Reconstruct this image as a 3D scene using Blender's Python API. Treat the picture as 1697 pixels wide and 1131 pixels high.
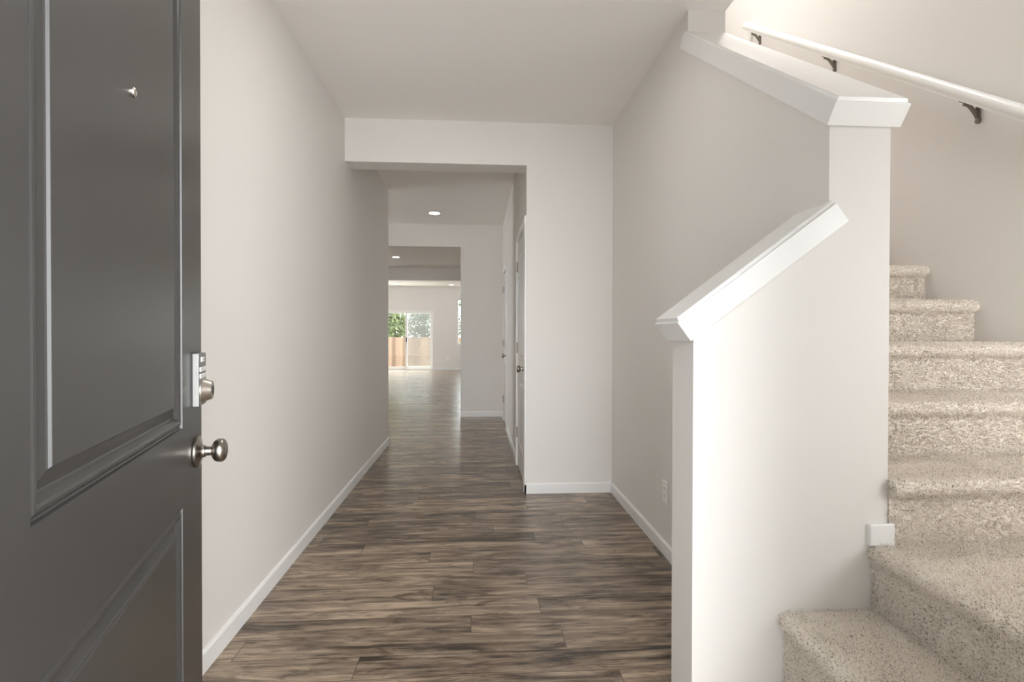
import bpy, bmesh, math, random
import numpy as np
from mathutils import Vector, Matrix

for o in list(bpy.data.objects):
    bpy.data.objects.remove(o)
S = bpy.context.scene
C = S.collection
random.seed(7)
rng = np.random.default_rng(11)

# ------------------------------------------------------------------ camera
F_PX, YAW, PITCH, ROLL, EYE = 862.27, 3.784, -0.5, 0.099, 1.181
cam_data = bpy.data.cameras.new('camera')
cam = bpy.data.objects.new('camera', cam_data)
C.objects.link(cam)
S.camera = cam
cam_data.sensor_fit = 'HORIZONTAL'
cam_data.sensor_width = 36.0
cam_data.lens = F_PX / 1697 * 36.0
cam_data.shift_y = -(565.5 - 561.8) / 1697
cam_data.clip_start = 0.02
cam_data.clip_end = 200
_y, _p, _r = (math.radians(v) for v in (YAW, PITCH, ROLL))
fw = Vector((math.sin(_y) * math.cos(_p), math.cos(_y) * math.cos(_p), math.sin(_p)))
rt = Vector((math.cos(_y), -math.sin(_y), 0))
up = rt.cross(fw)
rt2 = math.cos(_r) * rt + math.sin(_r) * up
up2 = math.cos(_r) * up - math.sin(_r) * rt
cam.matrix_world = Matrix(((rt2.x, up2.x, -fw.x, 0), (rt2.y, up2.y, -fw.y, 0), (rt2.z, up2.z, -fw.z, EYE), (0, 0, 0, 1)))

# ------------------------------------------------------------------ exposure, sky, daylight
S.view_settings.view_transform = 'Standard'
S.view_settings.look = 'None'
S.view_settings.exposure = 0.44
S.view_settings.gamma = 1.0
S.view_settings.use_curve_mapping = False
S.cycles.max_bounces = 14
S.cycles.diffuse_bounces = 8
S.cycles.glossy_bounces = 6
S.cycles.transparent_max_bounces = 24
S.cycles.sample_clamp_indirect = 6.0

world = bpy.data.worlds.new('overcast_sky')
S.world = world
world.use_nodes = True
bg = world.node_tree.nodes['Background']
bg.inputs['Color'].default_value = (0.93, 0.97, 1.0, 1)
bg.inputs['Strength'].default_value = 7.0


def area(name, loc, direction, sx, sy, watts, col=(1, 1, 1)):
    l = bpy.data.lights.new(name, 'AREA')
    l.shape = 'RECTANGLE'
    l.size, l.size_y, l.energy, l.color = sx, sy, watts, col
    o = bpy.data.objects.new(name, l)
    C.objects.link(o)
    o.location = loc
    o.rotation_euler = Vector(direction).to_track_quat('-Z', 'Y').to_euler()
    return o


# daylight at the doorway and great-room openings, plus added unseen fills
area('daylight_doorway', (0.75, -1.7, 1.45), (-0.22, 1, 0.0), 2.2, 2.5, 95, (1.0, 0.995, 0.985))
area('landing_riser_fill', (1.95, 0.0, 1.4), (0.0, 1, 0.0), 0.55, 0.9, 3.8, (1.0, 0.99, 0.975))  # unseen landing opening, placed and sized to brighten the stair risers
area('daylight_kitchen_window', (-5.5, 6.85, 1.7), (1, 0, -0.1), 1.5, 1.3, 30, (1.0, 0.98, 0.95))
area('daylight_patio_sky', (-2.3, 18.7, 3.3), (0, -0.65, -0.75), 2.4, 1.6, 650, (1.0, 0.98, 0.95))
area('patio_bounce', (-2.3, 18.7, -0.4), (0, 0, 1), 2.4, 1.8, 150, (1.0, 0.98, 0.95))
area('entry_fill_light', (0.0, 2.2, 2.72), (0, 0, -1), 0.35, 0.35, 4.8, (1.0, 0.97, 0.93))  # added fill light above the entry, no fixture behind it
area('stairwell_fill_light', (1.62, 3.3, 5.5), (0, 0, -1), 0.4, 0.4, 41, (0.985, 0.99, 1.0))  # added fill light for the stairwell, no fixture behind it

# ------------------------------------------------------------------ materials


def new_mat(name):
    m = bpy.data.materials.new(name)
    m.use_nodes = True
    nt = m.node_tree
    return m, nt, nt.nodes['Principled BSDF']


def N(nt, typ, **kw):
    n = nt.nodes.new(typ)
    for k, v in kw.items():
        setattr(n, k, v)
    return n


def simple(name, col, rough=0.5, metal=0.0, bump=0.0, bscale=300.0, var=0.0, spec=0.5):
    m, nt, b = new_mat(name)
    b.inputs['Roughness'].default_value = rough
    b.inputs['Metallic'].default_value = metal
    b.inputs['Specular IOR Level'].default_value = spec
    tc = N(nt, 'ShaderNodeTexCoord')
    nz = N(nt, 'ShaderNodeTexNoise')
    nz.inputs['Scale'].default_value = bscale
    nz.inputs['Detail'].default_value = 3
    nt.links.new(tc.outputs['Object'], nz.inputs['Vector'])
    mix = N(nt, 'ShaderNodeMix', data_type='RGBA')
    mix.inputs[6].default_value = tuple(c * (1 - var) for c in col) + (1,)
    mix.inputs[7].default_value = tuple(min(1, c * (1 + var)) for c in col) + (1,)
    nt.links.new(nz.outputs['Fac'], mix.inputs[0])
    nt.links.new(mix.outputs[2], b.inputs['Base Color'])
    if bump:
        bp = N(nt, 'ShaderNodeBump')
        bp.inputs['Strength'].default_value = bump
        bp.inputs['Distance'].default_value = 0.002
        nt.links.new(nz.outputs['Fac'], bp.inputs['Height'])
        nt.links.new(bp.outputs['Normal'], b.inputs['Normal'])
    return m


M = {}
M['wall'] = simple('greige_wall_paint', (0.758, 0.735, 0.706), 0.62, bump=0.05, bscale=220, var=0.01, spec=0.3)
M['ceiling'] = simple('ceiling_paint', (0.86, 0.835, 0.805), 0.75, bump=0.08, bscale=160, var=0.015, spec=0.2)
M['trim'] = simple('white_semigloss_trim', (0.82, 0.82, 0.81), 0.32, var=0.01, bscale=40)
M['cap'] = simple('white_cap_paint', (0.84, 0.84, 0.83), 0.28, var=0.01, bscale=40)
M['door_white'] = simple('white_door_paint', (0.76, 0.75, 0.73), 0.35, var=0.01, bscale=30)
M['door_gray'] = simple('charcoal_door_paint', (0.0405, 0.0385, 0.0370), 0.31, var=0.03, bscale=60)
M['nickel_dark'] = simple('dark_satin_nickel', (0.34, 0.31, 0.28), 0.27, 1.0, var=0.05, bscale=60)
M['nickel'] = simple('brushed_nickel', (0.62, 0.58, 0.53), 0.3, 1.0, var=0.05, bscale=80)
M['lock_body'] = simple('nickel_lock_housing', (0.27, 0.27, 0.26), 0.5, 0.6, var=0.04, bscale=80)
M['hinge'] = simple('hinge_nickel', (0.42, 0.39, 0.36), 0.4, 0.9, var=0.05, bscale=60)
M['bracket'] = simple('bronze_bracket', (0.22, 0.19, 0.165), 0.35, 0.8, var=0.06, bscale=60)
M['plastic'] = simple('white_plastic', (0.84, 0.83, 0.80), 0.4, var=0.01, bscale=40)
M['dark'] = simple('dark_slot', (0.02, 0.02, 0.02), 0.5, var=0.05, bscale=40)
M['button'] = simple('white_keypad_button', (0.80, 0.80, 0.78), 0.45, var=0.01, bscale=40)
M['button_mark'] = simple('gray_keypad_marking', (0.25, 0.25, 0.25), 0.5, var=0.02, bscale=40)
M['vinyl'] = simple('white_vinyl_frame', (0.85, 0.85, 0.83), 0.35, var=0.01, bscale=40)
M['ground'] = simple('yard_soil', (0.22, 0.19, 0.13), 0.9, var=0.3, bscale=4)
M['bark'] = simple('tree_bark', (0.25, 0.2, 0.15), 0.9, bump=0.4, bscale=14, var=0.3)
M['siding'] = simple('low_bounce_gray', (0.16, 0.165, 0.17), 0.7, var=0.06, bscale=8)  # kept dark so the added porch wall bounces little light
M['concrete'] = simple('porch_concrete', (0.45, 0.44, 0.42), 0.85, var=0.1, bscale=20)


def leaf_mat(name, a, b_):
    m, nt, b = new_mat(name)
    b.inputs['Roughness'].default_value = 0.5
    tc = N(nt, 'ShaderNodeTexCoord')
    nz = N(nt, 'ShaderNodeTexNoise')
    nz.inputs['Scale'].default_value = 7.0
    nz.inputs['Detail'].default_value = 5
    nt.links.new(tc.outputs['Object'], nz.inputs['Vector'])
    r = N(nt, 'ShaderNodeValToRGB')
    r.color_ramp.elements[0].position = 0.35
    r.color_ramp.elements[0].color = a + (1,)
    r.color_ramp.elements[1].position = 0.65
    r.color_ramp.elements[1].color = b_ + (1,)
    nt.links.new(nz.outputs['Fac'], r.inputs['Fac'])
    nt.links.new(r.outputs['Color'], b.inputs['Base Color'])
    tr = N(nt, 'ShaderNodeBsdfTranslucent')
    nt.links.new(r.outputs['Color'], tr.inputs['Color'])
    mx = N(nt, 'ShaderNodeMixShader')
    mx.inputs[0].default_value = 0.45
    nt.links.new(b.outputs[0], mx.inputs[1])
    nt.links.new(tr.outputs[0], mx.inputs[2])
    nt.links.new(mx.outputs[0], nt.nodes['Material Output'].inputs['Surface'])
    return m


M['leaf_bright'] = leaf_mat('bright_green_leaf', (0.085, 0.115, 0.035), (0.23, 0.28, 0.115))
M['leaf_gray'] = leaf_mat('gray_green_leaf', (0.10, 0.115, 0.082), (0.26, 0.275, 0.215))
M['leaf_dark'] = leaf_mat('mid_green_leaf', (0.07, 0.09, 0.045), (0.19, 0.21, 0.14))


def emis(name, col, strength):
    m, nt, b = new_mat(name)
    b.inputs['Base Color'].default_value = col + (1,)
    b.inputs['Emission Color'].default_value = col + (1,)
    b.inputs['Emission Strength'].default_value = strength
    return m


M['lens'] = emis('lit_light_lens', (1.0, 0.95, 0.86), 12.0)


def thin_glass(name, tint, refl=0.06):
    m, nt, b = new_mat(name)
    nt.nodes.remove(b)
    t = N(nt, 'ShaderNodeBsdfTransparent')
    t.inputs['Color'].default_value = tint + (1,)
    g = N(nt, 'ShaderNodeBsdfGlossy')
    g.inputs['Roughness'].default_value = 0.02
    mx = N(nt, 'ShaderNodeMixShader')
    mx.inputs[0].default_value = refl
    nt.links.new(t.outputs[0], mx.inputs[1])
    nt.links.new(g.outputs[0], mx.inputs[2])
    nt.links.new(mx.outputs[0], nt.nodes['Material Output'].inputs['Surface'])
    return m


M['glass'] = thin_glass('window_glass', (0.96, 0.98, 0.97))


def screen_mat():
    m, nt, b = new_mat('insect_screen_mesh')
    b.inputs['Base Color'].default_value = (0.50, 0.51, 0.50, 1)
    b.inputs['Roughness'].default_value = 0.8
    t = N(nt, 'ShaderNodeBsdfTransparent')
    mx = N(nt, 'ShaderNodeMixShader')
    mx.inputs[0].default_value = 0.25
    nt.links.new(t.outputs[0], mx.inputs[1])
    nt.links.new(b.outputs[0], mx.inputs[2])
    nt.links.new(mx.outputs[0], nt.nodes['Material Output'].inputs['Surface'])
    return m


M['screen'] = screen_mat()


def math_node(nt, op, a, b=None):
    n = N(nt, 'ShaderNodeMath', operation=op)
    for i, v in enumerate((a, b)):
        if v is None:
            continue
        if isinstance(v, (int, float)):
            n.inputs[i].default_value = v
        else:
            nt.links.new(v, n.inputs[i])
    return n.outputs[0]


def plank_mat():
    """dark brown wide-plank laminate, boards running along X"""
    m, nt, b = new_mat('dark_plank_floor')
    W, L = 0.129, 1.22
    tc = N(nt, 'ShaderNodeTexCoord')
    sp = N(nt, 'ShaderNodeSeparateXYZ')
    nt.links.new(tc.outputs['Object'], sp.inputs[0])
    x, y = sp.outputs[0], sp.outputs[1]
    ry = math_node(nt, 'DIVIDE', math_node(nt, 'ADD', y, 0.012), W)
    row = math_node(nt, 'FLOOR', ry)
    fy = math_node(nt, 'FRACT', ry)
    wn = N(nt, 'ShaderNodeTexWhiteNoise', noise_dimensions='1D')
    nt.links.new(row, wn.inputs['W'])
    cx = math_node(nt, 'ADD', math_node(nt, 'DIVIDE', x, L), math_node(nt, 'MULTIPLY', wn.outputs['Value'], 7.0))
    col = math_node(nt, 'FLOOR', cx)
    fx = math_node(nt, 'FRACT', cx)
    cv = N(nt, 'ShaderNodeCombineXYZ')
    nt.links.new(row, cv.inputs[0])
    nt.links.new(col, cv.inputs[1])
    pid = N(nt, 'ShaderNodeTexWhiteNoise', noise_dimensions='2D')
    nt.links.new(cv.outputs[0], pid.inputs['Vector'])
    # coordinates of the grain, shifted for each board
    gv = N(nt, 'ShaderNodeCombineXYZ')
    nt.links.new(x, gv.inputs[0])
    nt.links.new(y, gv.inputs[1])
    nt.links.new(math_node(nt, 'MULTIPLY', pid.outputs['Value'], 40.0), gv.inputs[2])

    def stretched(sx, sy, scale, detail, rough, dist=0.0):
        mp = N(nt, 'ShaderNodeMapping')
        mp.inputs['Scale'].default_value = (sx, sy, 1)
        nt.links.new(gv.outputs[0], mp.inputs['Vector'])
        nz = N(nt, 'ShaderNodeTexNoise')
        nz.inputs['Scale'].default_value = scale
        nz.inputs['Detail'].default_value = detail
        nz.inputs['Roughness'].default_value = rough
        nz.inputs['Distortion'].default_value = dist
        nt.links.new(mp.outputs[0], nz.inputs['Vector'])
        return nz.outputs['Fac']

    broad = stretched(1.7, 15, 1.0, 5, 0.62, 1.1)
    fine = stretched(3.2, 95, 1.0, 6, 0.75, 0.6)
    blot = stretched(3.5, 9, 1.0, 3, 0.55, 1.2)
    ramp = N(nt, 'ShaderNodeValToRGB')
    el = ramp.color_ramp.elements
    el[0].position, el[0].color = 0.40, (0.040, 0.029, 0.021, 1)
    el[1].position, el[1].color = 0.68, (0.52, 0.40, 0.29, 1)
    e = el.new(0.47)
    e.color = (0.160, 0.118, 0.085, 1)
    e = el.new(0.56)
    e.color = (0.29, 0.219, 0.16, 1)
    v = math_node(nt, 'ADD', math_node(nt, 'MULTIPLY', broad, 0.64), math_node(nt, 'MULTIPLY', fine, 0.30))
    v = math_node(nt, 'ADD', v, math_node(nt, 'MULTIPLY', blot, 0.20))
    v = math_node(nt, 'ADD', v, math_node(nt, 'MULTIPLY', math_node(nt, 'SUBTRACT', pid.outputs['Value'], 1.05), 0.09))
    nt.links.new(v, ramp.inputs['Fac'])
    # knots
    vo = N(nt, 'ShaderNodeTexVoronoi')
    mp = N(nt, 'ShaderNodeMapping')
    mp.inputs['Scale'].default_value = (2.0, 5.2, 1)
    nt.links.new(gv.outputs[0], mp.inputs['Vector'])
    wob = N(nt, 'ShaderNodeTexNoise')
    wob.inputs['Scale'].default_value = 9
    wob.inputs['Detail'].default_value = 3
    nt.links.new(gv.outputs[0], wob.inputs['Vector'])
    wa = N(nt, 'ShaderNodeVectorMath', operation='MULTIPLY_ADD')
    wa.inputs[1].default_value = (0.30, 0.30, 0.0)
    nt.links.new(wob.outputs['Color'], wa.inputs[0])
    nt.links.new(mp.outputs[0], wa.inputs[2])
    nt.links.new(wa.outputs[0], vo.inputs['Vector'])
    vo.inputs['Scale'].default_value = 1.0
    kr = N(nt, 'ShaderNodeValToRGB')
    kr.color_ramp.elements[0].position, kr.color_ramp.elements[0].color = 0.03, (0.22, 0.22, 0.22, 1)
    kr.color_ramp.elements[1].position, kr.color_ramp.elements[1].color = 0.17, (1, 1, 1, 1)
    nt.links.new(vo.outputs['Distance'], kr.inputs['Fac'])
    mk = N(nt, 'ShaderNodeMix', data_type='RGBA', blend_type='MULTIPLY')
    mk.inputs[0].default_value = 0.8
    nt.links.new(ramp.outputs['Color'], mk.inputs[6])
    nt.links.new(kr.outputs['Color'], mk.inputs[7])
    # dark mineral streaks
    sr = N(nt, 'ShaderNodeValToRGB')
    sr.color_ramp.elements[0].position, sr.color_ramp.elements[0].color = 0.50, (1, 1, 1, 1)
    sr.color_ramp.elements[1].position, sr.color_ramp.elements[1].color = 0.66, (0.42, 0.40, 0.38, 1)
    nt.links.new(stretched(3.6, 19, 1.0, 6, 0.66, 1.8), sr.inputs['Fac'])
    ms = N(nt, 'ShaderNodeMix', data_type='RGBA', blend_type='MULTIPLY')
    ms.inputs[0].default_value = 1.0
    nt.links.new(mk.outputs[2], ms.inputs[6])
    nt.links.new(sr.outputs['Color'], ms.inputs[7])
    mk = ms
    # joints
    ey = math_node(nt, 'MINIMUM', fy, math_node(nt, 'SUBTRACT', 1.0, fy))
    jy = math_node(nt, 'LESS_THAN', ey, 0.010)
    ex = math_node(nt, 'MINIMUM', fx, math_node(nt, 'SUBTRACT', 1.0, fx))
    jx = math_node(nt, 'LESS_THAN', ex, 0.0011)
    j = math_node(nt, 'MAXIMUM', jy, jx)
    mj = N(nt, 'ShaderNodeMix', data_type='RGBA')
    nt.links.new(math_node(nt, 'MULTIPLY', j, 0.75), mj.inputs[0])
    nt.links.new(mk.outputs[2], mj.inputs[6])
    mj.inputs[7].default_value = (0.02, 0.015, 0.012, 1)
    nt.links.new(mj.outputs[2], b.inputs['Base Color'])
    b.inputs['Specular IOR Level'].default_value = 0.5
    rr = N(nt, 'ShaderNodeMapRange')
    rr.inputs['To Min'].default_value = 0.20
    rr.inputs['To Max'].default_value = 0.30
    nt.links.new(fine, rr.inputs['Value'])
    nt.links.new(rr.outputs[0], b.inputs['Roughness'])
    bp = N(nt, 'ShaderNodeBump')
    bp.inputs['Strength'].default_value = 0.10
    bp.inputs['Distance'].default_value = 0.002
    hh = math_node(nt, 'SUBTRACT', fine, math_node(nt, 'MULTIPLY', j, 0.5))
    nt.links.new(hh, bp.inputs['Height'])
    nt.links.new(bp.outputs['Normal'], b.inputs['Normal'])
    return m


M['floor'] = plank_mat()


def carpet_mat():
    m, nt, b = new_mat('beige_carpet_tuft_shade')
    b.inputs['Roughness'].default_value = 0.95
    b.inputs['Specular IOR Level'].default_value = 0.1
    b.inputs['Sheen Weight'].default_value = 0.25
    tc = N(nt, 'ShaderNodeTexCoord')
    n1 = N(nt, 'ShaderNodeTexNoise')
    n1.inputs['Scale'].default_value = 175
    n1.inputs['Detail'].default_value = 2
    n1.inputs['Distortion'].default_value = 0.5
    n2 = N(nt, 'ShaderNodeTexNoise')
    n2.inputs['Scale'].default_value = 9
    n2.inputs['Detail'].default_value = 4
    for n in (n1, n2):
        nt.links.new(tc.outputs['Object'], n.inputs['Vector'])
    r = N(nt, 'ShaderNodeValToRGB')
    el = r.color_ramp.elements
    el[0].position, el[0].color = 0.35, (0.32, 0.268, 0.218, 1)  # dark flecks paint the shadows between tufts into the carpet colour
    el[1].position, el[1].color = 0.60, (0.83, 0.77, 0.695, 1)
    e = el.new(0.44)
    e.color = (0.74, 0.68, 0.605, 1)
    v = math_node(nt, 'ADD', math_node(nt, 'MULTIPLY', n1.outputs['Fac'], 0.85), math_node(nt, 'MULTIPLY', n2.outputs['Fac'], 0.15))
    nt.links.new(v, r.inputs['Fac'])
    nt.links.new(r.outputs['Color'], b.inputs['Base Color'])
    return m


M['carpet'] = carpet_mat()


def fence_mat():
    m, nt, b = new_mat('cedar_boards')
    b.inputs['Roughness'].default_value = 0.8
    tc = N(nt, 'ShaderNodeTexCoord')
    oi = N(nt, 'ShaderNodeObjectInfo')
    mp = N(nt, 'ShaderNodeMapping')
    mp.inputs['Scale'].default_value = (18, 18, 0.8)
    nt.links.new(tc.outputs['Object'], mp.inputs['Vector'])
    nz = N(nt, 'ShaderNodeTexNoise')
    nz.inputs['Scale'].default_value = 1.0
    nz.inputs['Detail'].default_value = 5
    nt.links.new(mp.outputs[0], nz.inputs['Vector'])
    r = N(nt, 'ShaderNodeValToRGB')
    r.color_ramp.elements[0].position, r.color_ramp.elements[0].color = 0.2, (0.070, 0.039, 0.022, 1)
    r.color_ramp.elements[1].position, r.color_ramp.elements[1].color = 0.8, (0.15, 0.098, 0.064, 1)
    v = math_node(nt, 'ADD', math_node(nt, 'MULTIPLY', nz.outputs['Fac'], 0.6), math_node(nt, 'MULTIPLY', oi.outputs['Random'], 0.7))
    nt.links.new(v, r.inputs['Fac'])
    nt.links.new(r.outputs['Color'], b.inputs['Base Color'])
    return m


M['cedar'] = fence_mat()

# ------------------------------------------------------------------ mesh helpers


def box(bm, x0, x1, y0, y1, z0, z1, bev=0.0):
    vs = [bm.verts.new((x, y, z)) for x in (x0, x1) for y in (y0, y1) for z in (z0, z1)]
    f = [(0, 1, 3, 2), (4, 6, 7, 5), (0, 4, 5, 1), (2, 3, 7, 6), (0, 2, 6, 4), (1, 5, 7, 3)]
    fs = [bm.faces.new([vs[i] for i in q]) for q in f]
    if bev:
        es = {e for q in fs for e in q.edges}
        bmesh.ops.bevel(bm, geom=list(es), offset=bev, segments=2, affect='EDGES', profile=0.5)


def prism(bm, pts, axis, a0, a1):
    """extrude a closed polygon of 2-D points along an axis ('X': pts are (y,z); 'Y': (x,z); 'Z': (x,y))"""
    def P(p, a):
        return {'X': (a, p[0], p[1]), 'Y': (p[0], a, p[1]), 'Z': (p[0], p[1], a)}[axis]
    A = [bm.verts.new(P(p, a0)) for p in pts]
    B = [bm.verts.new(P(p, a1)) for p in pts]
    bm.faces.new(A)
    bm.faces.new(list(reversed(B)))
    n = len(pts)
    for i in range(n):
        bm.faces.new((A[i], B[i], B[(i + 1) % n], A[(i + 1) % n]))


def lathe(bm, prof, origin, axis, segs=32):
    """prof: (radius, distance along the axis)"""
    ax = Vector(axis).normalized()
    t = Vector((0, 0, 1)) if abs(ax.z) < 0.9 else Vector((1, 0, 0))
    u = ax.cross(t).normalized()
    v = ax.cross(u)
    O = Vector(origin)
    rings = []
    for r, d in prof:
        if r < 1e-6:
            rings.append([bm.verts.new(O + ax * d)])
        else:
            rings.append([bm.verts.new(O + ax * d + (u * math.cos(a) + v * math.sin(a)) * r)
                          for a in (2 * math.pi * i / segs for i in range(segs))])
    for a, b in zip(rings, rings[1:]):
        if len(a) == 1 and len(b) == 1:
            continue
        for i in range(segs):
            k = (i + 1) % segs
            if len(a) == 1:
                bm.faces.new((a[0], b[i], b[k]))
            elif len(b) == 1:
                bm.faces.new((a[i], b[0], a[k]))
            else:
                bm.faces.new((a[i], b[i], b[k], a[k]))
    for ring in (rings[0], rings[-1]):
        if len(ring) > 1:
            bm.faces.new(ring)


def sweep(bm, path, prof, upv=(0, 0, 1)):
    """sweep a closed 2-D profile (side, up) along a polyline"""
    rings = []
    pts = [Vector(p) for p in path]
    for i, p in enumerate(pts):
        d = (pts[min(i + 1, len(pts) - 1)] - pts[max(i - 1, 0)]).normalized()
        s = d.cross(Vector(upv)).normalized()
        u = s.cross(d)
        rings.append([bm.verts.new(p + s * a + u * b) for a, b in prof])
    n = len(prof)
    for a, b in zip(rings, rings[1:]):
        for i in range(n):
            bm.faces.new((a[i], b[i], b[(i + 1) % n], a[(i + 1) % n]))
    bm.faces.new(rings[0])
    bm.faces.new(rings[-1])


def obj(name, bm, mat, parent=None, smooth=False, local=False):
    """one mesh object from a bmesh; vertices in world coordinates unless local"""
    bmesh.ops.recalc_face_normals(bm, faces=bm.faces)
    me = bpy.data.meshes.new(name)
    off = Vector((0, 0, 0))
    if not local:
        if parent is not None:
            p, base = parent, Vector((0, 0, 0))
            while p is not None:
                base = base + p.location
                p = p.parent
            off = base
        bmesh.ops.translate(bm, verts=bm.verts, vec=-off)
    bm.to_mesh(me)
    bm.free()
    me.materials.append(mat)
    if smooth:
        for p in me.polygons:
            p.use_smooth = True
        try:
            me.set_sharp_from_angle(angle=math.radians(38))
        except Exception:
            pass
    o = bpy.data.objects.new(name, me)
    C.objects.link(o)
    o.parent = parent
    return o


def tag(o, label=None, cat=None, group=None, kind=None):
    for k, v in (('label', label), ('category', cat), ('group', group), ('kind', kind)):
        if v:
            o[k] = v
    return o


def empty(name, loc, rotz=0.0, label=None, cat=None, group=None, kind=None):
    o = bpy.data.objects.new(name, None)
    C.objects.link(o)
    o.location = loc
    o.rotation_euler = (0, 0, rotz)
    o.empty_display_size = 0.05
    return tag(o, label, cat, group, kind)


def struct(name, bm, mat, label, cat, smooth=False):
    return tag(obj(name, bm, mat, smooth=smooth), label, cat, kind='structure')


def boxes(*bs, bev=0.0):
    bm = bmesh.new()
    for b in bs:
        box(bm, *b, bev=bev)
    return bm


# ------------------------------------------------------------------ key dimensions (metres)
XL, XR = -0.957, 1.005          # entry hall side walls
YE, YEB = 3.834, 4.02           # end wall with the first wide opening
XJ = 0.36                       # right wall of the inner hall
YL = 5.67                       # where the left wall stops
YC, YCB = 7.45, 7.60            # cross wall
XC = -0.242
YB = 12.3                       # beam
YF = 17.2                       # far wall
ZC, ZH = 2.74, 2.428            # ceiling, first header
XS = 1.189                      # stair side of the dividing wall
XW = 2.25                       # stairwell right wall
Y0 = 1.432                      # front face of the half wall and column
SL = 0.745                      # slope of the stair walls
YD0, YD1 = 0.24, 0.40           # front wall thickness

# ------------------------------------------------------------------ shell
struct('floor', boxes((-5.3, 3.8, YD0, YF + 0.15, -0.12, 0.0)), M['floor'],
       'dark brown wood plank floor running through the hall to the great room', 'floor')
bm = bmesh.new()
box(bm, XL - 0.15, XS, YD0, 5.52, ZC, ZC + 0.16)
box(bm, -5.3, 3.8, 5.52, YF + 0.15, ZC, ZC + 0.16)
struct('ceiling', bm, M['ceiling'], 'smooth greige ceiling above the entry hall and the rooms behind', 'ceiling')
struct('wall_left', boxes((XL - 0.15, XL, YD0, YL, 0, ZC)), M['wall'],
       'long bare greige wall along the left of the hall', 'wall')
struct('wall_kitchen', boxes((-5.3, XL - 0.15, YL - 0.15, YL, 0, ZC)), M['wall'],
       'greige wall turning left past the end of the long left wall', 'wall')
# front wall with the doorway and an added opening for the landing light
dx0, dx1 = -0.425, 0.54
bm = bmesh.new()
for b in ((XL - 0.15, dx0 - 0.03, 0, ZC), (dx0 - 0.03, dx1 + 0.03, 2.08, ZC), (dx1 + 0.03, 1.7, 0, 5.6), (2.22, XW + 0.15, 0, 5.6), (1.7, 2.22, 0, 0.9), (1.7, 2.22, 1.85, 5.6),
          (XL - 0.15, dx1 + 0.03, ZC, 5.6)):
    box(bm, b[0], b[1], YD0, YD1, b[2], b[3])
struct('wall_front', bm, M['wall'], 'greige front wall around the entry doorway', 'wall')
bm = boxes((dx0 - 0.03, dx0, YD0 - 0.01, YD1, 0, 2.08), (dx1, dx1 + 0.03, YD0 - 0.01, YD1, 0, 2.08), (dx0, dx1, YD0 - 0.01, YD1, 2.05, 2.08))
struct('trim_1', bm, M['trim'], 'white jamb lining the front doorway', 'door frame')
# wall between hall and stairs: sloped top, then full height
bm = bmesh.new()
ZU = 1.785
prism(bm, [(Y0, 0), (Y0, ZU), (2.447, ZU + SL * (2.447 - Y0)), (2.447, ZC), (6.9, ZC), (6.9, 0)], 'X', XR, XS)
struct('wall_stair', bm, M['wall'], 'greige wall between hall and stairs with a sloping top', 'wall')
# low half wall standing out into the hall
XH, YHB = 0.608, 1.587
ZHW = 1.172
bm = bmesh.new()
prism(bm, [(XH, 0), (XR, 0), (XR, ZHW + SL * (XR - XH)), (XH, ZHW)], 'Y', Y0, YHB)
struct('wall_half', bm, M['wall'], 'low greige half wall in front of the stairs with a rising white cap', 'wall')
struct('wall_right', boxes((XW, XW + 0.15, YD0, 7.0, 0, 5.6)), M['wall'],
       'tall greige stairwell wall carrying the handrail', 'wall')
bm = boxes((XS - 0.16, XS, YD1, 6.9, ZC + 0.16, 5.6), (XS - 0.16, XW, 6.9, 7.05, 0, 3.85), (XS - 0.16, XW, 6.9, 7.05, 5.15, 5.6), (XS - 0.16, 1.27, 6.9, 7.05, 3.85, 5.15), (2.17, XW, 6.9, 7.05, 3.85, 5.15), (XS - 0.16, XW + 0.15, YD1, 7.05, 5.6, 5.7))
struct('wall_upper', bm, M['wall'], 'upper greige walls enclosing the stairwell', 'wall')
# end wall and header over the wide opening
bm = bmesh.new()
prism(bm, [(XL, ZH), (XL, ZC), (XR, ZC), (XR, 0), (XJ, 0), (XJ, ZH)], 'Y', YE, YEB)
struct('wall_end', bm, M['wall'], 'greige wall and header framing the wide hall opening', 'wall')
# inner hall right wall with two door openings
D1, D2 = (3.906, 4.672, 2.005), (6.33, 7.09, 2.005)
XHB = XJ + 0.115
bm = boxes((XJ, XHB, YEB, D1[1], D1[2], ZC), (XJ, XHB, D1[1], D2[0], 0, ZC), (XJ, XHB, D2[0], D2[1], D2[2], ZC), (XJ, XHB, D2[1], YC, 0, ZC))
struct('wall_hall', bm, M['wall'], 'greige inner hall wall holding two white doors', 'wall')
bm = bmesh.new()
prism(bm, [(-5.3, 2.425), (-5.3, ZC), (3.8, ZC), (3.8, 0), (XC, 0), (XC, 2.425)], 'Y', YC, YCB)
struct('wall_cross', bm, M['wall'], 'greige cross wall and header at the end of the hall', 'wall')
struct('wall_beam', boxes((-5.3, 3.8, YB, YB + 0.15, 2.445, ZC)), M['wall'], 'dropped beam crossing the great room ceiling', 'beam')
# far wall with sliding door and window
SX0, SX1, SZ1 = -3.22, -1.442, 1.965
WX0, WX1, WZ0, WZ1 = -0.684, 0.35, 0.846, 2.334
bm = bmesh.new()
for b in ((-5.3, SX0, 0, ZC), (SX0, SX1, SZ1, ZC), (SX1, WX0, 0, ZC), (WX0, WX1, 0, WZ0), (WX0, WX1, WZ1, ZC), (WX1, 3.8, 0, ZC)):
    box(bm, b[0], b[1], YF, YF + 0.15, b[2], b[3])
struct('wall_far', bm, M['wall'], 'far greige wall with the sliding glass door', 'wall')
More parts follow.
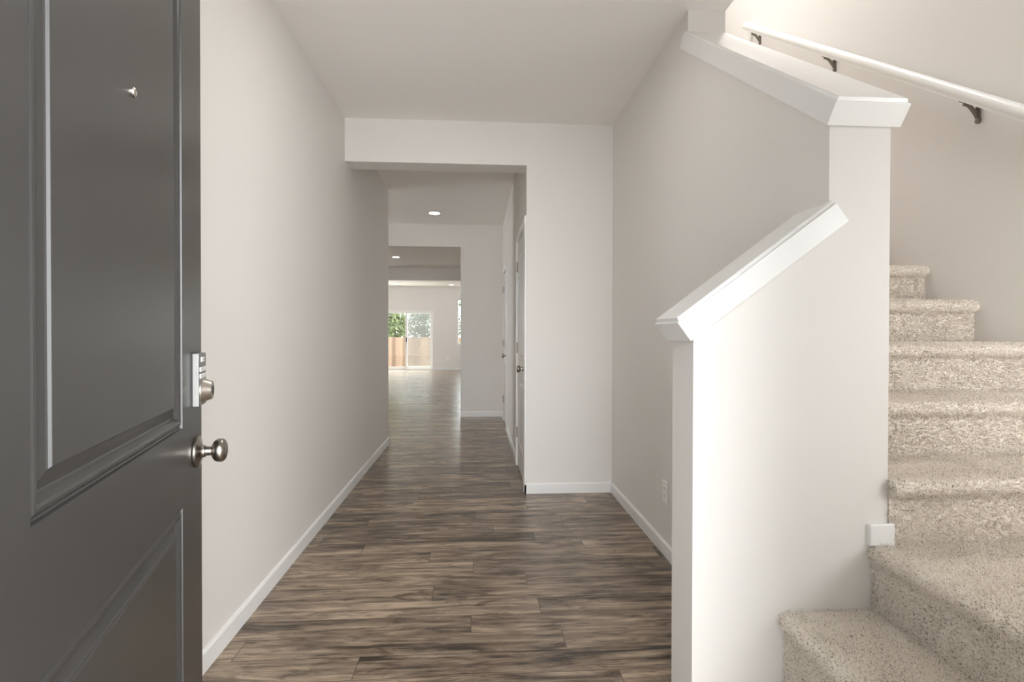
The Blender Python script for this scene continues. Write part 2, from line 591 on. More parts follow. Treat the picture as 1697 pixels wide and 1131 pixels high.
# side walls of the back rooms with their window openings
bm = bmesh.new()
for b in ((YCB, 13.7, 0, ZC), (13.7, 15.0, 0, 0.85), (13.7, 15.0, 2.35, ZC), (15.0, YF + 0.15, 0, ZC)):
    box(bm, 3.65, 3.8, b[0], b[1], b[2], b[3])
struct('wall_east', bm, M['wall'], 'right side wall of the great room', 'wall')
bm = bmesh.new()
for b in ((YL, 6.3, 0, ZC), (6.3, 7.4, 0, 1.05), (6.3, 7.4, 2.35, ZC), (7.4, 12.4, 0, ZC), (12.4, 14.6, 0, 0.85), (12.4, 14.6, 2.35, ZC), (14.6, YF + 0.15, 0, ZC)):
    box(bm, -5.3, -5.15, b[0], b[1], b[2], b[3])
struct('wall_west', bm, M['wall'], 'left side wall of the great room', 'wall')

# ------------------------------------------------------------------ baseboards


BH, BT = 0.076, 0.012


def base_x(bm, x0, x1, yface):                         # runs along X, room on the -Y side
    prism(bm, [(yface, 0), (yface - BT, 0), (yface - BT, BH - 0.01), (yface - BT + 0.005, BH - 0.002), (yface, BH)], 'X', x0, x1)


def base_y(bm, y0, y1, xface, sgn):                    # runs along Y, room on the sgn*X side
    prism(bm, [(xface, 0), (xface + sgn * BT, 0), (xface + sgn * BT, BH - 0.01), (xface + sgn * (BT - 0.005), BH - 0.002), (xface, BH)], 'Y', y0, y1)


CW, CT = 0.057, 0.017                                   # door casing
bm = bmesh.new()
base_y(bm, YD1, YL, XL, 1)
base_x(bm, XL, XL + BT, YL + 0.0)
struct('baseboard_left', bm, M['trim'], 'white baseboard along the foot of the left hall wall', 'baseboard')
bm = bmesh.new()
base_x(bm, XJ - BT, XR - BT, YE)
base_y(bm, YE - BT, D1[0] - CW, XJ, -1)
struct('baseboard_end', bm, M['trim'], 'short white baseboard below the end wall beside the opening', 'baseboard')
bm = bmesh.new()
base_y(bm, YHB, YE, XR, -1)
struct('baseboard_right', bm, M['trim'], 'white baseboard along the right hall wall below the outlet', 'baseboard')
bm = bmesh.new()
base_y(bm, D1[1] + CW, D2[0] - CW, XJ, -1)
base_y(bm, D2[1] + CW, YC, XJ, -1)
struct('baseboard_hall', bm, M['trim'], 'white baseboard between the two inner hall doors', 'baseboard')
bm = bmesh.new()
base_x(bm, XC, XJ, YC)
struct('baseboard_cross', bm, M['trim'], 'white baseboard at the foot of the cross wall', 'baseboard')
bm = bmesh.new()
base_x(bm, SX1 + 0.02, 3.65, YF)
struct('baseboard_far', bm, M['trim'], 'white baseboard right of the sliding glass door', 'baseboard')

# ------------------------------------------------------------------ panelled doors


def panel_mesh(rect, prof, back=None):
    """moulded panel: rect (a0,a1,z0,z1) on the door face; prof lists (inset, height); local axes: a along X, height along Y"""
    bm = bmesh.new()
    loops = []
    for d, h in prof:
        a0, a1, z0, z1 = rect[0] + d, rect[1] - d, rect[2] + d, rect[3] - d
        loops.append([bm.verts.new(p) for p in ((a0, h, z0), (a1, h, z0), (a1, h, z1), (a0, h, z1))])
    for a, b in zip(loops, loops[1:]):
        for i in range(4):
            bm.faces.new((a[i], a[(i + 1) % 4], b[(i + 1) % 4], b[i]))
    bm.faces.new(loops[-1])
    return bm


def slab_mesh(width, height, z_bot, thick, rects, bev=0.002):
    """door slab with rectangular through-openings for the panels; front face at local Y=0, back at Y=-thick; a along X"""
    bm = bmesh.new()
    xs = sorted({0.0, width} | {r[0] for r in rects} | {r[1] for r in rects})
    zs = sorted({z_bot, height} | {r[2] for r in rects} | {r[3] for r in rects})
    for i in range(len(xs) - 1):
        for k in range(len(zs) - 1):
            mx, mz = (xs[i] + xs[i + 1]) / 2, (zs[k] + zs[k + 1]) / 2
            if any(r[0] < mx < r[1] and r[2] < mz < r[3] for r in rects):
                continue
            for yy in (0.0, -thick):
                bm.faces.new([bm.verts.new(p) for p in ((xs[i], yy, zs[k]), (xs[i + 1], yy, zs[k]), (xs[i + 1], yy, zs[k + 1]), (xs[i], yy, zs[k + 1]))])
    for a, b in (((0, z_bot), (width, z_bot)), ((width, z_bot), (width, height)), ((width, height), (0, height)), ((0, height), (0, z_bot))):
        bm.faces.new([bm.verts.new(p) for p in ((a[0], 0, a[1]), (b[0], 0, b[1]), (b[0], -thick, b[1]), (a[0], -thick, a[1]))])
    bmesh.ops.remove_doubles(bm, verts=bm.verts, dist=1e-5)
    return bm


KNOB = [(0.0, 0.0), (0.034, 0.0), (0.036, 0.002), (0.036, 0.006), (0.033, 0.0085), (0.024, 0.010), (0.016, 0.0135), (0.0135, 0.017),
        (0.0135, 0.020), (0.0108, 0.021), (0.0103, 0.034)]
BALL = [(0.0, 0.0325), (0.0105, 0.033), (0.016, 0.0345), (0.0225, 0.0385), (0.0262, 0.044), (0.0272, 0.050), (0.0262, 0.056),
        (0.0225, 0.0605), (0.0165, 0.0632), (0.009, 0.0645), (0.0, 0.065)]


def hinge_mesh(x, y, z, h=0.09, r=0.006, leafw=0.024):
    bm = bmesh.new()
    lathe(bm, [(0, -h / 2 - 0.003), (r * 0.7, -h / 2 - 0.003), (r, -h / 2), (r, h / 2), (r * 0.7, h / 2 + 0.003), (0, h / 2 + 0.003)], (x, y, z), (0, 0, 1), 14)
    box(bm, x, x + leafw, y - 0.004, y - 0.002, z - h / 2, z + h / 2)
    return bm


# front door: open inward past square, hinge beside the camera
HX, HY, DANG = -0.4102, 0.4056, math.radians(15.67)
front = empty('door_1', (HX, HY, 0), 0, 'open charcoal gray two-panel front door at the left edge', 'door', kind='structure')
front.matrix_world = Matrix.Translation((HX, HY, 0)) @ Matrix.Rotation(math.pi / 2 + DANG, 4, 'Z')
# with this rotation local +X runs along the leaf and the visible face looks to local -Y


def fl(bm):
    """flip a mesh drawn with the face towards +Y so that it faces local -Y"""
    for v in bm.verts:
        v.co.y = -v.co.y
    return bm


UP = (0.158, 0.743, 0.984, 1.905)
LO = (0.158, 0.743, 0.235, 0.818)
obj('leaf', fl(slab_mesh(0.914, 2.035, 0.012, 0.044, (UP, LO))), M['door_gray'], front, local=True)
MOLD = [(0.0, 0.0), (0.0010, -0.0050), (0.0036, -0.0062), (0.0060, -0.0040), (0.0095, -0.0012), (0.0135, -0.0008), (0.0175, -0.0024),
        (0.0215, -0.0062), (0.0250, -0.0104), (0.0275, -0.0112), (0.0370, -0.0092), (0.0462, -0.0066), (0.0482, -0.0052), (0.0500, -0.0022), (0.0512, -0.0016)]
for r in (UP, LO):
    obj('panel', fl(panel_mesh(r, MOLD)), M['door_gray'], front, local=True)
    bk = bmesh.new()
    box(bk, r[0] + 0.001, r[1] - 0.001, 0.030, 0.0435, r[2] + 0.001, r[3] - 0.001)
    obj('back_panel', bk, M['door_gray'], front, local=True)
KT, KZ, LZ = 0.854, 0.912, 1.052
bm = bmesh.new()
lathe(bm, KNOB, (KT, 0, KZ), (0, -1, 0), 40)
knob = obj('knob_rosette', bm, M['nickel_dark'], front, smooth=True, local=True)
bm = bmesh.new()
lathe(bm, BALL, (KT, 0, KZ), (0, -1, 0), 40)
k2 = obj('knob', bm, M['nickel_dark'], front, smooth=True, local=True)
k2['label'] = 'dark satin nickel door knob'
# keypad deadbolt
bm = bmesh.new()
box(bm, 0.818, 0.890, -0.0145, -0.001, 1.018, 1.137, bev=0.002)
lock = obj('keypad_lock', bm, M['lock_body'], front, local=True)
lock['label'] = 'brushed nickel keypad deadbolt'
obj('gasket', boxes((0.816, 0.892, -0.0012, 0.0, 1.016, 1.139)), M['dark'], lock, local=True)
for z, h in ((1.1005, 0.0105), (1.0855, 0.0105)):
    bt = obj('button', boxes((0.826, 0.882, -0.0165, -0.0143, z - h / 2, z + h / 2), bev=0.0008), M['button'], lock, local=True)
bm = bmesh.new()
for z in (1.1005, 1.0855):
    for a in (0.834, 0.842, 0.852, 0.862, 0.871):
        box(bm, a, a + 0.003, -0.0167, -0.0164, z - 0.003, z + 0.003)
    box(bm, 0.845, 0.878, -0.0167, -0.0164, z - 0.0046, z - 0.0036)
obj('button_marking', bm, M['button_mark'], lock, local=True)
obj('indicator_window', boxes((0.839, 0.869, -0.0160, -0.0143, 1.117, 1.128), bev=0.0006), M['button'], lock, local=True)
bm = bmesh.new()
lathe(bm, [(0.0, -0.0163), (0.0028, -0.0163), (0.0028, 0.0)], (0.861, 0, 1.1225), (0, 1, 0), 12)
obj('indicator_light', bm, M['dark'], lock, local=True)
bm = bmesh.new()
lathe(bm, [(0.0, 0.0135), (0.0285, 0.0135), (0.0285, 0.017), (0.0265, 0.0185), (0.0205, 0.034), (0.0195, 0.035), (0.0, 0.035)], (KT, 0, LZ), (0, -1, 0), 40)
obj('lock_cylinder', bm, M['nickel'], lock, smooth=True, local=True)
bm = bmesh.new()
lathe(bm, [(0.0, 0.0348), (0.0105, 0.0348), (0.0105, 0.0358), (0.0, 0.0358)], (KT, 0, LZ), (0, -1, 0), 20)
box(bm, KT - 0.001, KT + 0.001, -0.0364, -0.0355, LZ - 0.0045, LZ + 0.0045)
obj('keyhole', bm, M['dark'], lock, local=True)
bm = bmesh.new()
lathe(bm, [(0.0, 0.0), (0.0075, 0.0), (0.0078, 0.0015), (0.0072, 0.0035), (0.0050, 0.0046), (0.0046, 0.0040), (0.0, 0.0036)], (0.464, 0.002, 1.558), (0, -1, 0), 24)
ph = obj('peephole', bm, M['nickel'], front, smooth=True, local=True)
for z in (0.25, 1.02, 1.80):
    bm = bmesh.new()
    lathe(bm, [(0, -0.05), (0.006, -0.05), (0.006, 0.05), (0, 0.05)], (-0.006, 0.050, z), (0, 0, 1), 12)
    box(bm, -0.006, 0.03, 0.0445, 0.0465, z - 0.05, z + 0.05)
    obj('hinge', bm, M['hinge'], front, local=True)


# inner hall doors on the X=XJ wall: leaf faces -X; local X along +Y (from the camera-side edge), local -Y out of the wall
def hall_door(name, d, label):
    y0, y1, zt = d
    w = y1 - y0
    root = empty(name, (XJ, y0, 0), math.pi / 2, label, 'door', kind='structure')
    # rotate +90 deg: local X -> world +Y, local Y -> world -X ; the face towards the hall is local +Y
    off = -0.002
    g = 0.003
    pu, pl_ = (g + 0.115, w - g - 0.115, 0.965, zt - 0.135), (g + 0.115, w - g - 0.115, 0.21, 0.80)
    lf = slab_mesh(w - 2 * g, zt - 0.004, 0.010, 0.035, [(p[0] - g, p[1] - g, p[2], p[3]) for p in (pu, pl_)])
    bmesh.ops.translate(lf, verts=lf.verts, vec=(g, off, 0))
    obj('leaf', lf, M['door_white'], root, local=True)
    for p in (pu, pl_):
        pm = panel_mesh(p, [(a, h) for a, h in MOLD])
        bmesh.ops.translate(pm, verts=pm.verts, vec=(0, off, 0))
        obj('panel', pm, M['door_white'], root, local=True)
    # casing with eased edge, both sides and head
    cs = bmesh.new()
    prof = [(0.0, 0.0), (0.0, CT - 0.004), (0.006, CT), (CW - 0.006, CT - 0.004), (CW, CT - 0.007), (CW, 0.0)]
    prism(cs, [(-a, h) for a, h in prof], 'Z', 0, zt)
    prism(cs, [(w + a, h) for a, h in prof], 'Z', 0, zt)
    prism(cs, [(h, zt + a) for a, h in prof], 'X', -CW, w + CW)
    obj('casing', cs, M['trim'], root, local=True)
    kn = bmesh.new()
    lathe(kn, KNOB, (0.065, off, 0.915), (0, 1, 0), 28)
    kk = obj('knob_rosette', kn, M['nickel_dark'], root, smooth=True, local=True)
    kn = bmesh.new()
    lathe(kn, BALL, (0.065, off, 0.915), (0, 1, 0), 28)
    kk = obj('knob', kn, M['nickel_dark'], root, smooth=True, local=True)
    kk['label'] = 'dark satin nickel knob'
    for z in (0.30, 1.06, 1.785):
        hm = bmesh.new()
        lathe(hm, [(0, -0.048), (0.0045, -0.048), (0.0065, -0.045), (0.0065, 0.045), (0.0045, 0.048), (0, 0.048)], (w - 0.001, 0.0065, z), (0, 0, 1), 14)
        box(hm, w - 0.022, w - 0.001, -0.001, 0.001, z - 0.045, z + 0.045)
        box(hm, w - 0.001, w + 0.008, CT, CT + 0.002, z - 0.045, z + 0.045)
        obj('hinge', hm, M['hinge'], root, local=True)
    return root


hall_door('door_2', D1, 'white panelled inner door nearest the hall opening')
hall_door('door_3', D2, 'white panelled inner door farther down, beside the cross wall')

# ------------------------------------------------------------------ white caps on the sloping walls


def cap_mesh(a0, a1, z_at_a0, w0, w1, axis):
    """board cap lying on a slope: runs from a0 (low end, cut square to the slope) to a1; w0..w1 is the wall's thickness"""
    ang = math.atan(SL)
    ov, hgt, lip, ins = 0.018, 0.064, 0.011, 0.007
    ca, sa = math.cos(ang), math.sin(ang)
    Lg = (a1 - a0) / ca
    bm = bmesh.new()
    box(bm, -ov, Lg, w0 - ov, w1 + ov, 0.0, hgt, bev=0.0015)
    sec = [(w0 - ov + ins, hgt - 0.0005), (w0 - ov + ins + 0.0015, hgt + lip - 0.002), (w0 - ov + ins + 0.004, hgt + lip),
           (w1 + ov - ins - 0.004, hgt + lip), (w1 + ov - ins - 0.0015, hgt + lip - 0.002), (w1 + ov - ins, hgt - 0.0005)]
    A = [bm.verts.new((-ov + ins, p[0], p[1])) for p in sec]
    B = [bm.verts.new((Lg, p[0], p[1])) for p in sec]
    for v in A[1:5]:
        v.co.x += 0.003
    n = len(sec)
    bm.faces.new(A)
    bm.faces.new(B)
    for i in range(n):
        bm.faces.new((A[i], B[i], B[(i + 1) % n], A[(i + 1) % n]))
    for v in bm.verts:
        u, w, h = v.co
        a, z = a0 + u * ca - h * sa, z_at_a0 + u * sa + h * ca
        v.co = (a, w, z) if axis == 'X' else (w, a, z)
    return bm


bm = cap_mesh(XH, 1.053, ZHW + 0.001, Y0, YHB, 'X')
struct('trim_2', bm, M['cap'], 'white sloping cap on the low half wall', 'wall cap')
bm = cap_mesh(Y0, 2.500, ZU + 0.001, XR, XS, 'Y')
struct('trim_3', bm, M['cap'], 'white sloping cap on the tall stair wall below the ceiling', 'wall cap')
# return block of baseboard at the foot of the column
bm = boxes((1.127, 1.203, Y0 - 0.013, Y0 + 0.03, 0.571, 0.636), bev=0.004)
struct('trim_4', bm, M['trim'], 'small white baseboard block at the foot of the column on the stair landing', 'baseboard')

# ------------------------------------------------------------------ carpeted stairs
stairs = empty('staircase', (1.5, 1.5, 0), 0, 'beige carpeted staircase turning up behind the half wall', 'staircase')
RISE, RUN = 0.190, 0.263


def nose_profile(front, ztop, back, th=0.046):
    """section of one carpeted step: rounded nosing at 'front' (low coordinate), tread to 'back', riser below"""
    r = th / 2
    pts = [(back, ztop)]
    for k in range(0, 9):
        a = math.pi / 2 + math.pi * k / 8
        pts.append((front + r + r * math.cos(a), ztop - r + r * math.sin(a)))
    pts.append((back, ztop - th))
    return pts


def step_along_x(front, back, ztop, y0, y1):
    t = bmesh.new()
    prism(t, nose_profile(front, ztop, back), 'Y', y0, y1)
    obj('tread', t, M['carpet'], stairs, smooth=True)
    r = bmesh.new()
    box(r, front + 0.018, front + 0.075, y0, y1, ztop - RISE - 0.01, ztop - 0.04)
    obj('riser', r, M['carpet'], stairs)


def step_along_y(front, back, ztop, x0, x1):
    t = bmesh.new()
    prism(t, nose_profile(front, ztop, back), 'X', x0, x1)
    obj('tread', t, M['carpet'], stairs, smooth=True)
    r = bmesh.new()
    box(r, x0, x1, front + 0.028, front + 0.075, ztop - RISE - 0.01, ztop - 0.04)
    obj('riser', r, M['carpet'], stairs)


XN0 = 0.600
g = 0.002
step_along_x(XN0, 0.90, 0.178, YD1 + g, Y0 - g)
step_along_x(0.863, 1.165, 0.383, YD1 + g, Y0 - g)
# landing
t = bmesh.new()
prism(t, nose_profile(1.128, 0.571, XW - g), 'Y', YD1 + g, Y0 + 0.02)
obj('landing', t, M['carpet'], stairs, smooth=True)
r = bmesh.new()
box(r, 1.143, 1.20, YD1 + g, Y0 - g, 0.372, 0.531)
obj('riser', r, M['carpet'], stairs)
NS = 12
for k in range(NS):
    step_along_y(1.400 + RUN * k, 1.400 + RUN * (k + 1) + 0.07, 0.762 + RISE * k, XS + g, XW - g)
struct('floor_upper', boxes((XS + 0.003, XW - 0.003, 1.400 + RUN * NS + 0.08, 6.89, 2.90, 3.04)), M['carpet'], 'carpeted upper landing at the head of the stairs', 'floor')

# pile of the carpet: short hair on treads, risers and landing


def add_pile(o, density):
    me = o.data
    a = sum(p.area for p in me.polygons)
    ms = o.modifiers.new('pile', 'PARTICLE_SYSTEM')
    ps = o.particle_systems[0].settings
    ps.type = 'HAIR'
    ps.use_advanced_hair = True
    ps.count = max(100, int(a * density))
    ps.hair_length = 0.012
    ps.hair_step = 3
    ps.emit_from = 'FACE'
    ps.use_emit_random = True
    ps.use_even_distribution = True
    ps.distribution = 'RAND'
    ps.normal_factor = 0.0022
    ps.factor_random = 0.0022
    ps.brownian_factor = 0.0
    ps.length_random = 0.45
    ps.render_step = 2
    ps.display_step = 2
    ps.root_radius = 0.85
    ps.tip_radius = 0.45
    ps.radius_scale = 0.0022
    ps.material = 1


# ------------------------------------------------------------------ handrail
hr = empty('handrail', (2.19, 3.0, 2.85), 0, 'white round-topped wooden handrail on bronze brackets above the stairs', 'handrail')
RX = XW - 0.062
prof = []
for k in range(13):
    a = math.pi * k / 12
    prof.append((0.0235 * math.cos(a), 0.004 + 0.024 * math.sin(a)))
prof += [(-0.0235, -0.010), (-0.019, -0.016), (-0.019, -0.026), (0.019, -0.026), (0.019, -0.016), (0.0235, -0.010)]
RZ = lambda y: 2.075 + 0.7465 * (y - 1.959)
bm = bmesh.new()
sweep(bm, [(RX, 0.95, RZ(0.95)), (RX, 4.16, RZ(4.16))], prof)
obj('rail', bm, M['cap'], hr, smooth=True)
bm = bmesh.new()
box(bm, RX, XW - 0.001, 4.11, 4.155, RZ(4.13) - 0.02, RZ(4.13) + 0.025, bev=0.004)
obj('rail_return', bm, M['cap'], hr)
for by in (2.205, 3.155, 4.03, 1.25):
    zr = RZ(by) - 0.034
    bm = bmesh.new()
    # wall plate: slim upright with rounded foot
    box(bm, XW - 0.010, XW - 0.001, by - 0.010, by + 0.010, zr - 0.085, zr - 0.004, bev=0.003)
    lathe(bm, [(0, 0.001), (0.0125, 0.001), (0.0125, 0.010), (0.009, 0.013), (0, 0.013)], (XW, by, zr - 0.080), (-1, 0, 0), 18)
    br = obj('bracket', bm, M['bracket'], hr, smooth=True)
    bm = bmesh.new()
    pts = [(XW - 0.006, by, zr - 0.070), (XW - 0.018, by, zr - 0.050), (XW - 0.036, by, zr - 0.026), (XW - 0.050, by, zr - 0.013), (XW - 0.064, by, zr - 0.008), (XW - 0.075, by, zr - 0.007)]
    sweep(bm, pts, [(0.006, 0.006), (-0.006, 0.006), (-0.006, -0.006), (0.006, -0.006)], upv=(0, 1, 0))
    prism(bm, [(XW - 0.005, zr - 0.07), (XW - 0.005, zr - 0.012), (XW - 0.012, zr - 0.016), (XW - 0.030, zr - 0.034)], 'Y', by - 0.003, by + 0.003)
    obj('arm', bm, M['bracket'], br, smooth=True)
    bm = bmesh.new()
    sl = math.atan(0.7465)
    for q in ((-1, 1),):
        pts = [(RX, by - 0.028, zr - 0.003 - 0.028 * 0.7465), (RX, by + 0.028, zr - 0.003 + 0.028 * 0.7465)]
        sweep(bm, pts, [(0.009, 0.002), (-0.009, 0.002), (-0.009, -0.002), (0.009, -0.002)])
    obj('saddle', bm, M['bracket'], br)

# ------------------------------------------------------------------ outlets


def outlet(loc, rotz, label):
    root = empty('wall_outlet', loc, rotz, label, 'outlet', 'white outlet plates on the walls')
    bm = boxes((-0.035, 0.035, -0.006, 0.0, -0.057, 0.057), bev=0.0025)
    obj('plate', bm, M['plastic'], root, local=True)
    for dz in (-0.020, 0.020):
        bm = boxes((-0.017, 0.017, -0.0075, -0.0055, dz - 0.014, dz + 0.014), bev=0.0015)
        sk = obj('socket', bm, M['plastic'], root, local=True)
        bm = boxes((-0.007, -0.005, -0.0078, -0.0070, dz - 0.004, dz + 0.006), (0.005, 0.007, -0.0078, -0.0070, dz - 0.004, dz + 0.006))
        obj('slot', bm, M['dark'], sk, local=True)
    return root


outlet((XR, 2.718, 0.338), -math.pi / 2, 'white outlet plate low on the right hall wall behind the half wall')
outlet((-0.985, YF, 0.385), 0, 'distant white outlet plate on the far wall right of the sliding door')

# ------------------------------------------------------------------ recessed ceiling lights


def downlight(x, y, r, label):
    root = empty('recessed_light', (x, y, ZC), 0, label, 'ceiling light', 'lit recessed ceiling lights')
    bm = bmesh.new()
    lathe(bm, [(r, 0.001), (r + 0.014, 0.001), (r + 0.018, -0.003), (r + 0.014, -0.006), (r, -0.006)], (0, 0, 0), (0, 0, 1), 36)
    # open ring: drop the two end caps the lathe adds
    bmesh.ops.delete(bm, geom=[f for f in bm.faces if len(f.verts) > 8], context='FACES')
    obj('trim_ring', bm, M['plastic'], root, local=True)
    bm = bmesh.new()
    lathe(bm, [(0, -0.001), (r, -0.001), (r, -0.0045), (r * 0.7, -0.007), (0, -0.008)], (0, 0, 0), (0, 0, 1), 36)
    ln = obj('lens', bm, M['lens'], root, smooth=True, local=True)
    return root


downlight(-0.555, 6.755, 0.068, 'nearest lit recessed ceiling light, in the inner hall')
downlight(-1.649, 10.653, 0.066, 'lit recessed ceiling light between the cross wall and the dropped beam')
downlight(-2.545, 16.44, 0.066, 'lit recessed ceiling light beyond the beam, above the sliding door')
downlight(-0.826, 16.47, 0.066, 'lit recessed ceiling light beyond the beam, near the cross wall edge')

# ------------------------------------------------------------------ sliding glass door and window in the far wall
sd = empty('door_4', ((SX0 + SX1) / 2, YF, 0), 0, 'white sliding glass patio door in the far wall', 'door', kind='structure')
fy0, fy1 = YF - 0.004, YF + 0.11


def frame(x0, x1, z0, z1, t, ya, yb, tb=None):
    tb = tb or t
    return boxes((x0, x0 + t, ya, yb, z0, z1), (x1 - t, x1, ya, yb, z0, z1), (x0 + t, x1 - t, ya, yb, z1 - t, z1), (x0 + t, x1 - t, ya, yb, z0, z0 + tb))


obj('door_frame', frame(SX0 + 0.002, SX1 - 0.002, 0.001, SZ1 - 0.002, 0.04, fy0, fy1), M['vinyl'], sd)
mid = (SX0 + SX1) / 2
sl_ = obj('sliding_panel', frame(SX0 + 0.042, mid + 0.035, 0.042, SZ1 - 0.043, 0.068, YF + 0.015, YF + 0.05), M['vinyl'], sd)
obj('pane', boxes((SX0 + 0.11, mid - 0.033, YF + 0.030, YF + 0.034, 0.11, SZ1 - 0.111)), M['glass'], sl_)
obj('handle', boxes((mid - 0.012, mid + 0.016, YF - 0.012, YF + 0.0145, 0.92, 1.07), bev=0.004), M['dark'], sl_)
fx_ = obj('fixed_panel', frame(mid - 0.035, SX1 - 0.043, 0.042, SZ1 - 0.043, 0.068, YF + 0.056, YF + 0.09), M['vinyl'], sd)
obj('pane', boxes((mid + 0.033, SX1 - 0.111, YF + 0.070, YF + 0.074, 0.11, SZ1 - 0.111)), M['glass'], fx_)
scr = frame(mid - 0.035, SX1 - 0.043, 0.042, SZ1 - 0.043, 0.03, YF + 0.094, YF + 0.108)
so = obj('screen_frame', scr, M['vinyl'], sd)
obj('screen_mesh', boxes((mid - 0.005, SX1 - 0.073, YF + 0.100, YF + 0.1015, 0.072, SZ1 - 0.073)), M['screen'], so)

wn_ = empty('window_1', ((WX0 + WX1) / 2, YF, WZ0), 0, 'tall white window in the far wall beside the cross wall edge', 'window', kind='structure')
obj('window_frame', frame(WX0 + 0.002, WX1 - 0.002, WZ0 + 0.002, WZ1 - 0.002, 0.045, YF + 0.04, YF + 0.12), M['vinyl'], wn_)
zm = 1.56
obj('meeting_rail', boxes((WX0 + 0.047, WX1 - 0.047, YF + 0.05, YF + 0.11, zm - 0.022, zm + 0.022)), M['vinyl'], wn_)
obj('pane', boxes((WX0 + 0.047, WX1 - 0.047, YF + 0.078, YF + 0.082, WZ0 + 0.047, zm - 0.022)), M['glass'], wn_)
obj('pane', boxes((WX0 + 0.047, WX1 - 0.047, YF + 0.078, YF + 0.082, zm + 0.022, WZ1 - 0.047)), M['glass'], wn_)

# ------------------------------------------------------------------ yard: ground, cedar fence, trees
GZ = -0.75
struct('house_shade_block', boxes((-5.3, 3.8, 7.2, YF + 0.15, ZC + 0.17, 6.4)), M['wall'], 'unseen upper storey added over the back rooms to shade the fence', 'house wall')  # added mass that keeps half the sky off the fence
struct('ground', boxes((-30, 30, YF + 0.2, 60, GZ - 0.1, GZ)), M['ground'], 'bare yard ground behind the house', 'ground')
struct('porch', boxes((-2.5, 4.0, -3.5, YD0 - 0.005, -0.25, -0.03)), M['concrete'], 'concrete porch slab outside the front doorway', 'porch')
struct('porch_sky_blocker', boxes((-1.75, 3.4, -2.6, YD0 - 0.002, 2.86, 3.0)), M['trim'], 'unseen roof added outside the doorway to block sky light', 'porch')  # added out of view to cut sky light through the doorway
struct('porch_side_blocker', boxes((-1.75, -1.6, -6.5, YD0 - 0.002, -0.03, 2.85)), M['siding'], 'unseen gray wall added left of the porch to block sky light', 'porch')  # added out of view to keep sky light off the half wall
FY, FZ = 21.3, 1.03
fence = empty('wooden_fence', (-2.0, FY, GZ), 0, 'cedar board fence in the yard seen through the sliding door', 'fence')
bm = boxes((-7.5, 3.5, FY + 0.025, FY + 0.065, -0.45, -0.36), (-7.5, 3.5, FY + 0.025, FY + 0.065, 0.70, 0.79))
obj('rail', bm, M['cedar'], fence)
pb = bmesh.new()
box(pb, -0.0719, 0.0719, -0.010, 0.010, 0.0, FZ - GZ, bev=0.003)
bme = obj('board', pb, M['cedar'], fence, local=True)
bme.location = (-5.4, 0.012, 0.02)
for k in range(1, 75):
    c = bme.copy()
    C.objects.link(c)
    c.parent = fence
    c.location = (-5.4 + 0.1435 * k, 0.012, 0.02 + random.uniform(-0.006, 0.006))
for k, px in enumerate((-6.4, -4.0, -1.6, 0.8, 3.2)):
    obj('post', boxes((px - 0.045, px + 0.045, FY + 0.07, FY + 0.16, GZ, FZ + 0.04), bev=0.004), M['cedar'], fence)


def leaves(name, centers, radii, n, size, mat, parent, droop=0.0, elong=1.6):
    """foliage: many small bent leaf blades scattered through ellipsoids"""
    vs, fs = [], []
    base = np.array(parent.location)
    w = np.array([r[0] * r[1] * r[2] for r in radii]) ** 0.6
    w = w / w.sum()
    for i in range(n):
        k = rng.choice(len(centers), p=w)
        d = rng.normal(size=3)
        d /= np.linalg.norm(d)
        p = np.array(centers[k]) + d * np.array(radii[k]) * (rng.uniform(0.25, 1.0) ** 0.5)
        a = rng.normal(size=3)
        a[2] = a[2] * 0.6 - droop
        a /= np.linalg.norm(a)
        b = np.cross(a, rng.normal(size=3))
        b /= np.linalg.norm(b)
        s = size * rng.uniform(0.6, 1.3)
        c = np.cross(a, b) * s * 0.18
        j = len(vs)
        vs += [p - base, p + a * s * elong * 0.5 + b * s * 0.5 + c - base, p + a * s * elong - base, p + a * s * elong * 0.5 - b * s * 0.5 + c - base]
        fs.append((j, j + 1, j + 2, j + 3))
    me = bpy.data.meshes.new(name)
    me.from_pydata([tuple(v) for v in vs], [], fs)
    me.materials.append(mat)
    o = bpy.data.objects.new(name, me)
    C.objects.link(o)
    o.parent = parent
    return o


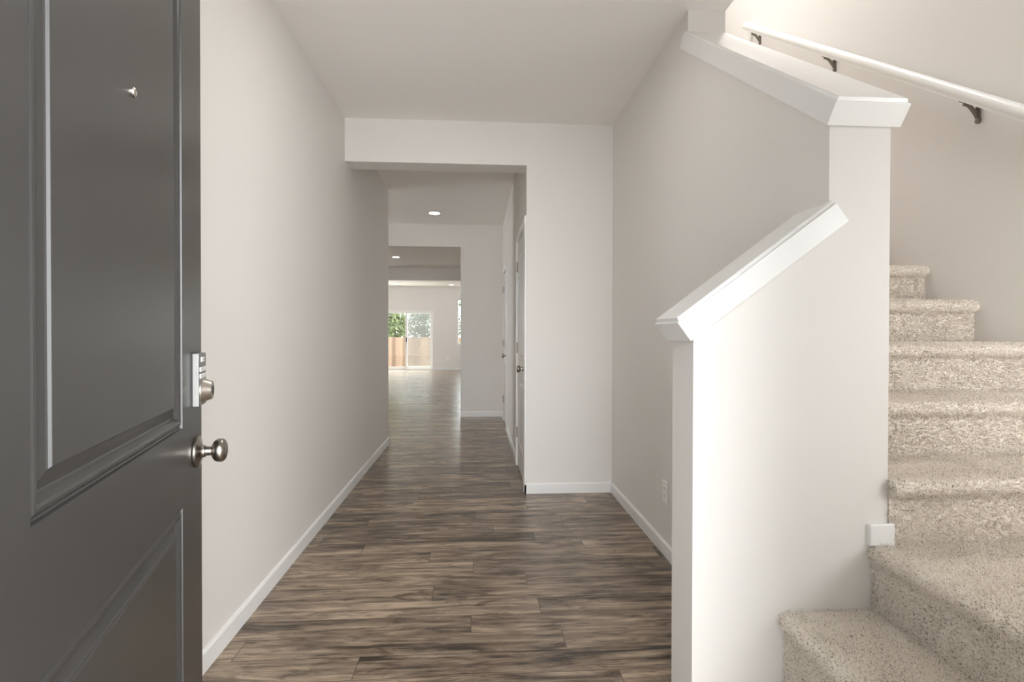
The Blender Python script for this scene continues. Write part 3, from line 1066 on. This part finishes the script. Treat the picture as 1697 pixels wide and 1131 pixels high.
def tree(x, y, h, crowns, n, size, mat, label, droop=0.0, elong=1.6, tr=0.12):
    root = empty('yard_tree', (x, y, GZ), 0, label, 'tree', 'trees behind the fence')
    bm = bmesh.new()
    lathe(bm, [(0, 0.0), (tr * 1.3, 0.0), (tr, 0.3), (tr * 0.8, h * 0.5), (tr * 0.4, h), (0, h)], (x, y, GZ), (0, 0, 1), 10)
    for c, r in crowns:
        top = Vector((x + c[0], y + c[1], GZ + c[2]))
        st = Vector((x, y, min(GZ + h * 0.9, top.z - r[2] * 0.3)))
        if (top - st).length > 0.2:
            d = top - st
            lathe(bm, [(0, 0), (tr * 0.35, 0), (tr * 0.12, d.length), (0, d.length)], st, d, 6)
    obj('trunk', bm, M['bark'], root, smooth=True)
    leaves('foliage', [(x + c[0], y + c[1], GZ + c[2]) for c, r in crowns], [r for c, r in crowns], n, size, mat, root, droop, elong)
    return root


tree(-4.55, 24.5, 3.4, [((0.5, 0, 3.6), (0.75, 0.7, 0.55)), ((-0.2, 0, 3.0), (0.5, 0.6, 0.8)), ((0.62, 0, 2.35), (0.65, 0.5, 0.75)), ((1.35, 0.1, 3.75), (0.5, 0.5, 0.35))],
     3000, 0.12, M['leaf_bright'], 'bright green drooping tree behind the fence, left pane', droop=0.9, elong=2.4)
tree(-2.75, 27.0, 3.9, [((0, 0, 3.6), (0.9, 0.8, 1.0)), ((0.9, 0.2, 3.9), (0.9, 0.8, 1.0)), ((0.3, 0, 2.35), (1.35, 0.8, 0.75)), ((-0.5, 0.2, 2.5), (0.8, 0.7, 0.9)), ((0.9, -0.3, 2.0), (0.9, 0.6, 0.6))],
     5200, 0.10, M['leaf_gray'], 'pale gray-green tree behind the fence, right pane')
tree(-0.3, 30.5, 4.2, [((0, 0, 4.0), (1.0, 0.9, 1.3)), ((0.9, 0.2, 3.3), (0.9, 0.8, 1.2)), ((-0.3, 0, 2.4), (0.9, 0.8, 0.8))],
     2900, 0.11, M['leaf_gray'], 'tall pale tree behind the fence, seen past the tall window')
tree(-6.6, 30.0, 5.5, [((0, 0, 4.6), (1.6, 1.2, 1.7)), ((1.1, 0, 3.0), (1.0, 1.0, 1.0))],
     3200, 0.15, M['leaf_dark'], 'farther mid-green tree at the left behind the bright drooping one')

# ------------------------------------------------------------------ carpet pile
PILE = 60000
for o in list(stairs.children):
    zs = [v.co.z for v in o.data.vertices]          # parent sits at z = 0
    ys = [v.co.y + 1.5 for v in o.data.vertices]
    if max(zs) > 1.75 or min(ys) > 2.9:
        continue
    add_pile(o, PILE)
bpy.context.view_layer.update()
